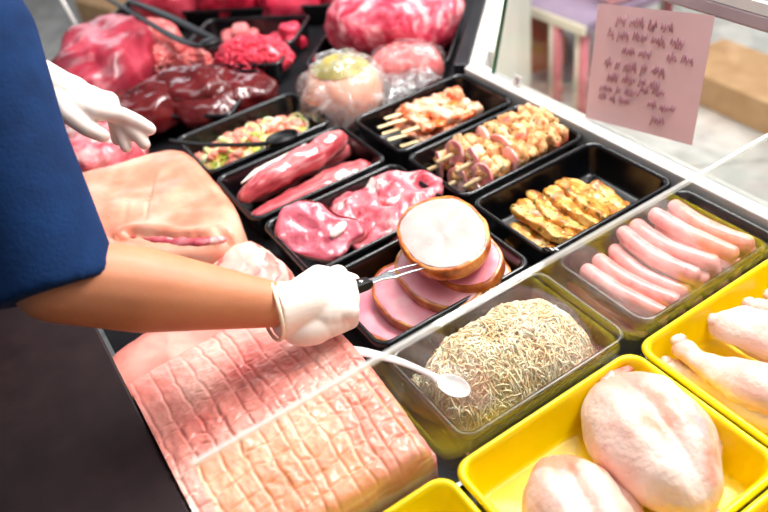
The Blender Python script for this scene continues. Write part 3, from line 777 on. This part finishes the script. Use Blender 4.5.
lump('pork_piece', 'pale pork piece between the smooth rinded pork and the chop tray, by the wrist', 'pork', FATPINK, .085, .060, .052, -.955, .235, DZ, .2, .010, 16, 6)
lump('pork_piece', 'flat pork piece in shadow between the forearm and the scored belly', 'pork', BELLY, .075, .105, .026, -.905, .070, DZ, .1, .008, 14, 8)
lump('pork_piece', 'pink and white marbled pork piece under the empty gloved hand', 'pork', PORK, .105, .085, .07, -1.535, .150, DZ, .5, .022, 16, 9)

# ------------------------------------------------------------------ the turned run: beef, mince, liver
def at(u, v): return uv(u, v)
lump('beef_roast', 'large dark red beef roast beside the liver and the empty gloved hand', 'beef', DARKBEEF, .215, .115, .100, -1.925, .290, DZ, -.62, .026, 11, 11, .85)
lump('beef_fat_piece', 'cream coloured fatty meat piece behind the tongs', 'beef', MINCEP, .12, .05, .05, *at(-.46, .25), DZ, .75, .01, 14, 12)
for i, (u, v, a, b, h, m, lb) in enumerate([(-.47, .44, .11, .09, .085, DARKBEEF, 'dark red beef cut at the top edge beside the tongs'), (-.265, .46, .09, .09, .085, BEEF, 'bright red beef cut at the top edge, second from the tongs'),
        (-.075, .45, .10, .09, .075, BEEF, 'bright red beef cut at the top edge behind the pink cubes'), (.125, .46, .10, .09, .075, MARBLE, 'marbled red beef cut at the top edge next to the large marbled beef')]):
    lump('beef_cut', lb, 'beef', m, a, b, h, *at(u, v), TF, PI/4+.2*i, .016, 13, 20+i, group='red beef cuts along the top edge')
lump('marbled_beef', 'large marbled red beef piece behind the bagged ham', 'beef', MARBLE, .172, .135, .085, *at(.272, .235), TF, PI/4, .020, 11, 31, .85)
pk = lump('wrapped_beef', 'pale pink beef piece in clear wrap between the bagged ham and the steel rail', 'beef', MINCEP, .085, .05, .05, *at(.345, .035), DZ, PI/4, .008, 18, 33)
wv = link('wrap', *blob(.090, .056, .056, .010, 24, 34, .8, .75, 44, 26, ez=.8), FILM2, pk); tag(wv, 'clear plastic wrap')
# ham in a bag
hm = root('ham', 'round cooked ham with a greenish herb crust inside the clear plastic bag', 'ham', -1.385, .668, DZ, .3)
link('meat', *blob(.088, .083, .084, .006, 14, 40, .95, .7, 56, 34), HAMSKIN, hm)
def capfn(vf, zmin):
    vs, fs = vf; keep = [f for f in fs if all(vs[i].z > zmin for i in f)]; return vs, keep
tag(link('herb_crust', *capfn(blob(.0895, .0845, .0855, .006, 14, 40, .95, .7, 56, 34), .118), GREENC, hm), 'greenish brown herb crust')
def bagfn(v):
    x, y, z = v
    t = math.atan2(y, x); x += .004*math.sin(t*9+z*60); y += .004*math.cos(t*11)
    return x, y, z
bg = root('plastic_bag', 'crumpled clear plastic bag wrapped round the ham', 'bag', -1.385, .668, DZ, .3)
link('bag', *capfn(blob(.102, .098, .090, .014, 26, 41, .95, .66, 80, 40, bagfn), .004), FILM, bg)
tl = tube([(.055, .06, .05, .05, .035), (.075, .105, .045, .040, .022), (.09, .14, .045, .035, .016), (.098, .160, .05, .042, .012), (.104, .178, .055, .046, .004)], 40, 7, .012, 50, 7)
tag(link('bag_mouth', *tl, FILM, bg), 'crumpled open end of the bag')
# liver
LV = [(-.20, -.10, 0, .7), (-.10, -.16, 0, .9), (-.04, -.09, .0, .6), (-.13, -.13, .034, .8), (-.23, -.20, .024, 1.0)]
LN = ['liver lobe at the tray corner beside the beef roast', 'liver lobe along the tray side facing the leek salad', 'liver lobe at the tray end beside the bagged ham', 'topmost liver lobe of the heap', 'liver lobe hanging over the tray edge by the gloved hand']
for i, (u, v, z, rz) in enumerate(LV):
    lump('liver_lobe', LN[i], 'liver', LIVER, .100, .074, .046, *at(u, v), TF+z, rz, .018, 13, 50+i, group='liver lobes', ex=.9)
# mince
def mince(rx, ry, rz_, n, seed, r0=.0045):
    rnd = random.Random(seed); parts = [blob(rx, ry, rz_, .006, 25, seed, flat=.3, nu=28, nv=16)]
    for k in range(n):
        th = rnd.uniform(0, 2*PI); el = math.asin(rnd.uniform(0, 1)); d = Vector((math.cos(el)*math.cos(th)*rx, math.cos(el)*math.sin(th)*ry, math.sin(el)*rz_))
        a = Vector((rnd.uniform(-1, 1), rnd.uniform(-1, 1), rnd.uniform(-.6, .6))).normalized(); L = rnd.uniform(.008, .018); pts = []
        for q in range(4):
            p = d+a*L*(q/3-.5)+d.normalized()*rnd.uniform(-.002, .004); rr = r0*(1 if 0 < q < 3 else .5); pts.append((p.x, p.y, p.z+rz_*.3, rr, rr))
        parts.append(tube(pts, 6, 2))
    return join(*parts)
o = link('red_mince', *mince(.100, .062, .058, 420, 1), MINCE); put(o, *at(-.06, .075), TF+.02, PI/4); tag(o, 'bright red minced meat heap behind the liver', 'minced meat', None, 'stuff')
o = link('pale_mince', *mince(.095, .055, .060, 380, 2), MINCEP); put(o, *at(-.275, .068), TF+.014, PI/4); tag(o, 'pale pink minced meat heap under the tongs', 'minced meat', None, 'stuff')
CB = [(-.19, .24, 0), (-.15, .27, 0), (-.12, .23, 0), (-.16, .25, .026), (-.03, .26, 0), (-.0, .23, 0), (-.06, .24, .0), (-.21, .28, 0), (-.02, .25, .024)]
for i, (u, v, z) in enumerate(CB):
    lump('meat_cube', '%s pink meat cube behind the red mince, counted from the tongs' % (['first', 'second', 'third', 'fourth', 'fifth', 'sixth', 'seventh', 'eighth', 'ninth'][sorted(range(9), key=lambda q: CB[q][0]).index(i)]), 'meat cube', PINKCUT if i < 4 or i == 7 else BEEF, .028, .024, .02, *at(u, v), TF+z, i*.9, .005, 30, 60+i, .6, group='pink meat cubes', ez=.6, nu=22, nv=14)
# tongs
tg = root('tongs', 'black plastic tongs lying open across the mince and fatty meat', 'tongs', -1.75, .515, .055, 0)
link('arm', *tube([(.0, -.02, -.004, .006, .004), (-.06, -.045, .0, .012, .003), (-.2, -.065, .004, .010, .003), (-.36, -.085, .012, .009, .003), (-.50, -.105, .02, .007, .003)], 10, 6), BLACKU, tg)
link('arm', *tube([(-.01, .025, -.004, .006, .004), (-.06, .010, .0, .013, .004), (-.2, -.02, .014, .014, .004), (-.33, -.05, .022, .012, .004), (-.40, -.07, .026, .008, .003)], 10, 6), BLACKU, tg)
link('hinge', *blob(.02, .028, .009, .001, 30, 1, nu=20, nv=12), BLACKU, tg).location = (-.012, .002, -.012)

# ------------------------------------------------------------------ notes on the front glass
sg = root('paper_sign', 'pink handwritten paper sign stuck on the front glass', 'sign', -.815, .9655, .125, 0, -ang, 0)
sg.rotation_euler = Euler((-ang, 0, 0)); 
pw, ph = .118, .103
NV = 12
vs = []; fs = []
for z_ in (0, .0006):
    for i in range(NV+1):
        for j in range(NV+1): vs.append(((i/NV-.5)*2*pw, z_+.002*math.sin(i*.7)*(j/NV-.5), (j/NV-.5)*2*ph))
K = (NV+1)
for s in (0, 1):
    for i in range(NV):
        for j in range(NV):
            q = (i*K+j, (i+1)*K+j, (i+1)*K+j+1, i*K+j+1); fs.append(tuple(a+s*K*K for a in (q if s == 0 else q[::-1])))
sheet = link('sheet', vs, fs, PAPER, sg); sheet.rotation_euler = (0, -.16, 0)
rnd = random.Random(11)
def scribble(x0, x1, z, hgt):
    out = []; x = x0
    while x < x1:
        L = rnd.uniform(.012, .034); pts = []; n = max(4, int(L/.0026))
        for k in range(n):
            pts.append((x+L*k/n+rnd.uniform(-.0008, .0008), -.0016, z+hgt*(.5 if k % 2 else -.5)*rnd.uniform(.4, 1.5)*1.25, .0011, .0005))
        out.append(tube(pts, 5, 2, up=(0, 1, 0))); x += L+.007
    return out
lines = [(-.07, .03, .078, .012), (-.085, .075, .055, .013), (-.05, .02, .030, .010), (.045, .08, .030, .010), (-.085, .035, .004, .013), (-.075, .045, -.018, .012), (.0, .06, -.030, .009), (-.09, -.01, -.040, .009), (-.09, -.03, -.056, .010), (.02, .065, -.052, .010), (.03, .055, -.078, .010)]
hw = []
for l in lines: hw += scribble(*l)
tag(link('handwriting', *join(*hw), INK, sheet), 'dark handwriting in seven rows')
tgc = root('price_tag', 'small white price tag on the front glass near the chicken skewers', 'tag', -1.105, .930, .018, .0, -ang)
link('card', *box(-.012, .012, -.0008, .0008, -.012, .012), CARD, tgc, False)
link('mark', *tube([(-.005, -.0014, .005, .0011, .0005), (.003, -.0014, .005, .0011, .0005), (.0, -.0014, -.005, .0011, .0005)], 6, 4, up=(0, 1, 0)), BLACKU, tgc)

# ------------------------------------------------------------------ customer side, seen through the glass
PURPLE = mat('purple_board', [(.3, (150, 128, 156)), (.7, (176, 152, 176))], scale=8, rough=.6)
PINKP = mat('pink_pole', (226, 130, 140), rough=.5); CREAMP = mat('cream_pole', (240, 226, 206), rough=.5)
BROWN = mat('cardboard', [(.3, (186, 142, 100)), (.7, (206, 164, 122))], scale=14, rough=.85)
ORANGE = mat('orange_card', (206, 116, 54), rough=.8)
st = root('display_table', 'purple topped table with pink striped legs on the customer side behind the glass', 'table', -2.3, 2.4, -ZR)
link('table_top', *box(-.75, .30, -.37, .35, .385, .42), PURPLE, st, False)
tag(link('edge_band', *box(-.75, .30, -.385, -.37, .380, .415), CREAMP, st, False), 'cream front edge')
for lx, ly in ((.113, -.35), (.24, -.33), (-.13, -.35), (.113, .3), (-.5, .3)):
    lg = link('leg', *rod((lx, ly, 0), (lx, ly, .385), .030, 14), CREAMP, st)
    link('stripe', *rod((lx+.022, ly-.012, .005), (lx+.022, ly-.012, .38), .020, 12), PINKP, lg)
for i, (x, y, lb) in enumerate([(-2.52, 2.42, 'pink package on the purple table at the top edge'), (-2.14, 2.30, 'pink package on the purple table nearest the pink sign')]):
    o = link('package', *box(-.11, .11, -.08, .08, 0, .10), BACON, smooth=False); put(o, x, y, -ZR+.421, -.2); bevel(o, .02, 3); tag(o, lb, 'package', 'pink packages')
cb = link('cardboard_box', *box(-.36, .36, -.16, .16, 0, .13), BROWN, smooth=False); put(cb, -1.58, 2.60, -ZR+.001, -.05); bevel(cb, .004); tag(cb, 'brown cardboard box on the floor behind the glass at the right', 'box')
ob = link('cardboard_box', *box(-.16, .16, -.12, .12, 0, .14), ORANGE, smooth=False); put(ob, -2.62, 2.28, -ZR+.001, -.3); bevel(ob, .004); tag(ob, 'orange box on the floor behind the first striped pole', 'box')
tb = link('cardboard_box', *box(-.2, .2, -.2, .2, 0, .22), BROWN, smooth=False); put(tb, -4.75, .95, -ZR+.001, .3); bevel(tb, .004); tag(tb, 'tan box on the floor beyond the beef roast at the top left', 'box')
wp = link('glass_post', *rod((0, 0, 0), (-.06, -.03, .30), .008, 12), WHITE); put(wp, -2.21, .31, DZ); tag(wp, 'thin white post at the end of the counter behind the beef roast', 'post')

# ------------------------------------------------------------------ the person
RS = Vector((-.965, .02, .475)); RE = Vector((-.780, -.022, .250)); RW = Vector((-.705, .212, .117))
LS = Vector((-1.28, .0, .49)); LE = Vector((-1.37, -.03, .235)); LW = Vector((-1.236, .102, .280))
PB = Vector((-1.38, -.27, -.9)); O = PB
pr = root('person', 'person in a navy shirt reaching into the counter with white gloves and a meat fork', 'person', PB.x, PB.y, PB.z)
def rel(parts):
    return [([Vector(v)-O for v in vs], fs) for vs, fs in parts]
def hand_right(e=0):
    h = Vector((.10, .96, -.25)).normalized(); n = Vector((.35, -.1, .93)); n = (n-h*n.dot(h)).normalized(); s = h.cross(n)      # s: towards the little finger side (camera)
    M = Matrix((s, h, n)).transposed()
    P = [capsule(RW-h*.004, RW+h*.03, .026+e, .028+e), ellipsoid(RW+h*.050, .039+e, .045+e, .021+e, M), ellipsoid(RW+h*.042+s*.022-n*.014, .024+e, .040+e, .022+e, M)]
    for i, (k, L) in enumerate(((-.029, .9), (-.010, 1.0), (.009, .95), (.027, .82))):
        b0 = RW+h*.045+s*k*.8; k0 = RW+h*(.083-.006*abs(i-1))+s*k+n*.004
        k1 = k0+(h*.30-n*.95).normalized()*.034*L; k2 = k1+(-h*.85-n*.5).normalized()*.024*L; k3 = k2+(-h*.7+n*.7).normalized()*.016*L
        P += [capsule(b0, k0, .011+e, .0125+e), capsule(k0, k1, .0125+e, .0105+e), capsule(k1, k2, .0105+e, .0095+e), capsule(k2, k3, .0095+e, .008+e)]
    t0 = RW+h*.022-s*.024-n*.006; t1 = RW+h*.058-s*.046-n*.014; t2 = RW+h*.086-s*.040-n*.020; t3 = RW+h*.106-s*.030-n*.022
    P += [capsule(t0, t1, .015+e, .0125+e), capsule(t1, t2, .0125+e, .0105+e), capsule(t2, t3, .0105+e, .009+e)]
    return P, h, s, n
def hand_left(e=0):
    W = LW; I = Vector((-1.130, .199, .206)); h = (I-W).normalized()
    side = Vector((.62, -.42, .10)); side = (side-h*side.dot(h)).normalized(); n = side.cross(h)
    if n.z < 0: n = -n
    M = Matrix((side, h, n)).transposed()
    P = [capsule(W-h*.01, W+h*.03, .025+e, .027+e), ellipsoid(W+h*.052, .036+e, .045+e, .019+e, M)]
    tips = [I, Vector((-1.126, .182, .188)), Vector((-1.140, .156, .188)), Vector((-1.158, .150, .196))]
    for i, k in enumerate((.024, .006, -.012, -.027)):
        k0 = W+h*(.088-.005*abs(i-1))+side*k+n*.003; tip = tips[i]
        L = (tip-k0).length; m1 = k0+(tip-k0)*.45+n*.008; m2 = k0+(tip-k0)*.76+n*.005
        P += [capsule(W+h*.05+side*k*.8, k0, .0105+e, .0115+e), capsule(k0, m1, .0115+e, .010+e), capsule(m1, m2, .010+e, .009+e), capsule(m2, tip, .009+e, .0072+e)]
    t0 = W+h*.02+side*.022-n*.004; t1 = W+h*.050+side*.042-n*.012; t2 = W+h*.082+side*.044-n*.020; t3 = W+h*.106+side*.038-n*.024
    P += [capsule(t0, t1, .015+e, .0125+e), capsule(t1, t2, .0125+e, .0105+e), capsule(t2, t3, .0105+e, .0085+e)]
    return P, h, side, n
hip = Vector((-1.38, -.27, .05)); chest = Vector((-1.19, -.12, .38)); neck0 = Vector((-1.10, -.04, .50)); hc = Vector((-1.08, .03, .66))
def torso(e):
    return [capsule(hip+Vector((-.07, 0, 0)), hip+Vector((.07, 0, 0)), .125+e, .125+e, 24), ellipsoid((hip+chest)/2, .155+e, .115+e, .24, None, 28, 16), ellipsoid(chest, .175+e, .125+e, .16+e, None, 28, 16),
            capsule(chest+Vector((.06, .03, .06)), RS, .085+e, .055+e), capsule(chest+Vector((-.06, .03, .06)), LS, .085+e, .055+e)]
PR, rh, rs, rn = hand_right(-.001); PL, lh, lside, ln = hand_left(-.0012)
body = torso(0)+[capsule(neck0-Vector((0, .03, .06)), hc-Vector((0, .02, .06)), .058, .052), ellipsoid(hc, .075, .095, .115, Euler((.5, 0, 0)).to_matrix(), 28, 18), ellipsoid(hc+Vector((0, .045, -.06)), .052, .055, .055),
        capsule(hc+Vector((0, .092, .01)), hc+Vector((0, .112, -.035)), .009, .014), ellipsoid(hc+Vector((.076, -.005, -.01)), .010, .02, .03), ellipsoid(hc+Vector((-.076, -.005, -.01)), .010, .02, .03),
        capsule(hc+Vector((-.022, .094, -.075)), hc+Vector((.022, .094, -.075)), .007, .007),
        capsule(RS, RE, .050, .046), capsule(RE, RE+(RW-RE)*.35, .049, .052), capsule(RE+(RW-RE)*.35, RW, .052, .027),
        capsule(LS, LE, .050, .042), capsule(LE, LE+(LW-LE)*.35, .042, .043), capsule(LE+(LW-LE)*.35, LW, .043, .026)]
for s in (-1, 1):
    hp = hip+Vector((s*.085, 0, -.04)); kn = Vector((-1.38+s*.09, -.22, -.42)); an = Vector((-1.38+s*.095, -.26, -.83))
    body += [capsule(hp, kn, .088, .056), capsule(kn, an, .056, .036), capsule(an+Vector((0, 0, -.03)), an+Vector((0, .14, -.035)), .035, .03)]
body += PR+PL
tag(remeshed('body', rel(body), SKIN, .006, pr, 5), 'bare forearms and face')
def sleeve(A, B, C, r0, r1, r2, ext):
    d = (C-B).normalized(); E = B+d*ext
    return [capsule(A, B, r0, r1, 24), capsule(B, B+d*.01, r1, r1, 24), rod(B, E, r1, 28, r2)]
shirt_arm = [capsule(RS, RS+(RE-RS)*.5, .070, .063, 24), rod(RS+(RE-RS)*.3, RE+(RE-RS).normalized()*.014, .062, 32, .071)]
shirt = torso(.014)+[capsule(hip+Vector((-.08, 0, -.04)), hip+Vector((.08, 0, -.04)), .13, .13, 24)]+shirt_arm+sleeve(LS, LE, LW, .078, .062, .056, .04)
tag(remeshed('shirt', rel(shirt), SHIRT, .006, pr, 6), 'navy short sleeved shirt')
tr = []
for s in (-1, 1):
    hp = hip+Vector((s*.085, 0, -.05)); kn = Vector((-1.38+s*.09, -.22, -.42)); an = Vector((-1.38+s*.095, -.26, -.80))
    tr += [capsule(hp, kn, .098, .068), capsule(kn, an, .068, .056)]
tag(remeshed('trousers', rel(tr), DENIM, .01, pr, 4), 'dark trousers')
for s in (-1, 1):
    an = Vector((-1.38+s*.095, -.26, -.83)); sv = [capsule(an+Vector((0, -.01, -.028)), an+Vector((0, .15, -.033)), .042, .037)]
    tag(remeshed('shoe', rel(sv), BLACKU, .008, pr, 3), 'black shoe')
GR, _, _, _ = hand_right(.0022); GL, _, _, _ = hand_left(.0030)
cuffR = [rod(RW-rh*.022+rs*.002, RW+rh*.03, .037, 28, .030), ellipsoid(RW+rh*.022+rs*.026-rn*.016, .026, .040, .024, Matrix((rs, rh, rn)).transposed())]
g1 = tag(remeshed('glove', rel(GR+cuffR), GLOVE, .0024, pr, 3), 'white glove gripping the fork')
def torus(c, nrm, R, r, A=40, B=8, wob=0):
    q = nrm.to_track_quat('Z', 'Y').to_matrix(); vs = []; fs = []
    for a in range(A):
        for b in range(B):
            t = 2*PI*a/A; p = 2*PI*b/B; rr = R*(1+wob*math.sin(3*t))+r*math.cos(p)
            vs.append(c+q @ Vector((rr*math.cos(t), rr*math.sin(t), r*math.sin(p)+wob*R*2*math.sin(2*t))))
    for a in range(A):
        for b in range(B): fs.append((a*B+b, ((a+1) % A)*B+b, ((a+1) % A)*B+(b+1) % B, a*B+(b+1) % B))
    return vs, fs
tag(link('rolled_cuff', *rel([torus(RW-rh*.024+rs*.002, rh, .0375, .0026, wob=.03)])[0], CUFF, g1), 'cream rolled cuff edge')
g2 = tag(remeshed('glove', rel(GL+[rod(LW-lh*.03, LW+lh*.02, .034, 24, .028)]), GLOVE, .0028, pr, 5), 'white glove with open fingers')
hr = [ellipsoid(hc+Vector((0, -.022, .028)), .086, .098, .105, Euler((.4, 0, 0)).to_matrix(), 28, 18), ellipsoid(hc+Vector((0, -.11, .02)), .045, .05, .05)]
tag(remeshed('hair', rel(hr), HAIR, .007, pr, 4), 'brown hair tied back')
for s in (-1, 1): tag(link('eye', *rel([ellipsoid(hc+Vector((s*.03, .088, .012)), .012, .008, .007)])[0], EYE, pr), 'dark eye')

# ------------------------------------------------------------------ camera and light
yaw, pitch, roll, f = -1.1021649719059738, 0.6808105913408009, -0.16743029035213852, 756.885
fw = Vector((math.sin(yaw)*math.cos(pitch), math.cos(yaw)*math.cos(pitch), -math.sin(pitch)))
r = Vector((math.cos(yaw), -math.sin(yaw), 0)); u = r.cross(fw)
rr = r*math.cos(roll)+u*math.sin(roll); uu = -r*math.sin(roll)+u*math.cos(roll)
cam = bpy.data.objects.new('camera', bpy.data.cameras.new('camera')); COL.objects.link(cam)
cam.matrix_world = Matrix(((rr.x, uu.x, -fw.x, 0), (rr.y, uu.y, -fw.y, 0), (rr.z, uu.z, -fw.z, .76+ZR), (0, 0, 0, 1)))
cam.data.sensor_width = 36; cam.data.lens = f*36/768; cam.data.clip_start = .05
cam.data.dof.use_dof = True; cam.data.dof.focus_distance = 1.04; cam.data.dof.aperture_fstop = 2.8
SC.camera = cam

def area(name, loc, target, sx, sy, power, col=(1, 1, 1)):
    l = bpy.data.lights.new(name, 'AREA'); l.shape = 'RECTANGLE'; l.size = sx; l.size_y = sy; l.energy = power; l.color = col
    o = bpy.data.objects.new(name, l); COL.objects.link(o); o.location = (loc[0], loc[1], loc[2]+ZR)
    d = Vector(target)-Vector(loc); o.rotation_euler = d.to_track_quat('-Z', 'Y').to_euler(); return o
area('ceiling_lamp', (-1.0, 1.3, 1.5), (-.8, .45, 0), 1.5, .35, 84, (1, .975, .95))
area('overhead_fill', (-1.6, .3, 1.9), (-1.2, .4, 0), 2.0, .7, 22, (.95, .98, 1))  # soft cool fill added overhead, pointing down; no window there
area('yellow_tray_fill', (-.1, .75, 1.5), (-.35, .5, 0), 1.2, .4, 12, (1, .98, .95))  # added fill that brightens the yellow trays on the near side
area('rim_highlight_fill', (-5.2, 1.2, 1.3), (-.8, .5, 0), 2.2, 1.2, 34, (.86, .93, 1))  # low bluish area light added to draw highlights on the tray rims
area('shop_light', (-1.8, 3.2, 1.5), (-1.8, 2.6, -.9), 3.0, 1.6, 95, (1, .98, .95))
w = bpy.data.worlds.new('world'); SC.world = w; w.use_nodes = True
w.node_tree.nodes['Background'].inputs[0].default_value = (.86, .92, 1, 1); w.node_tree.nodes['Background'].inputs[1].default_value = .22
SC.view_settings.view_transform = 'Standard'; SC.view_settings.look = 'None'; SC.view_settings.gamma = 1; SC.view_settings.exposure = -.36
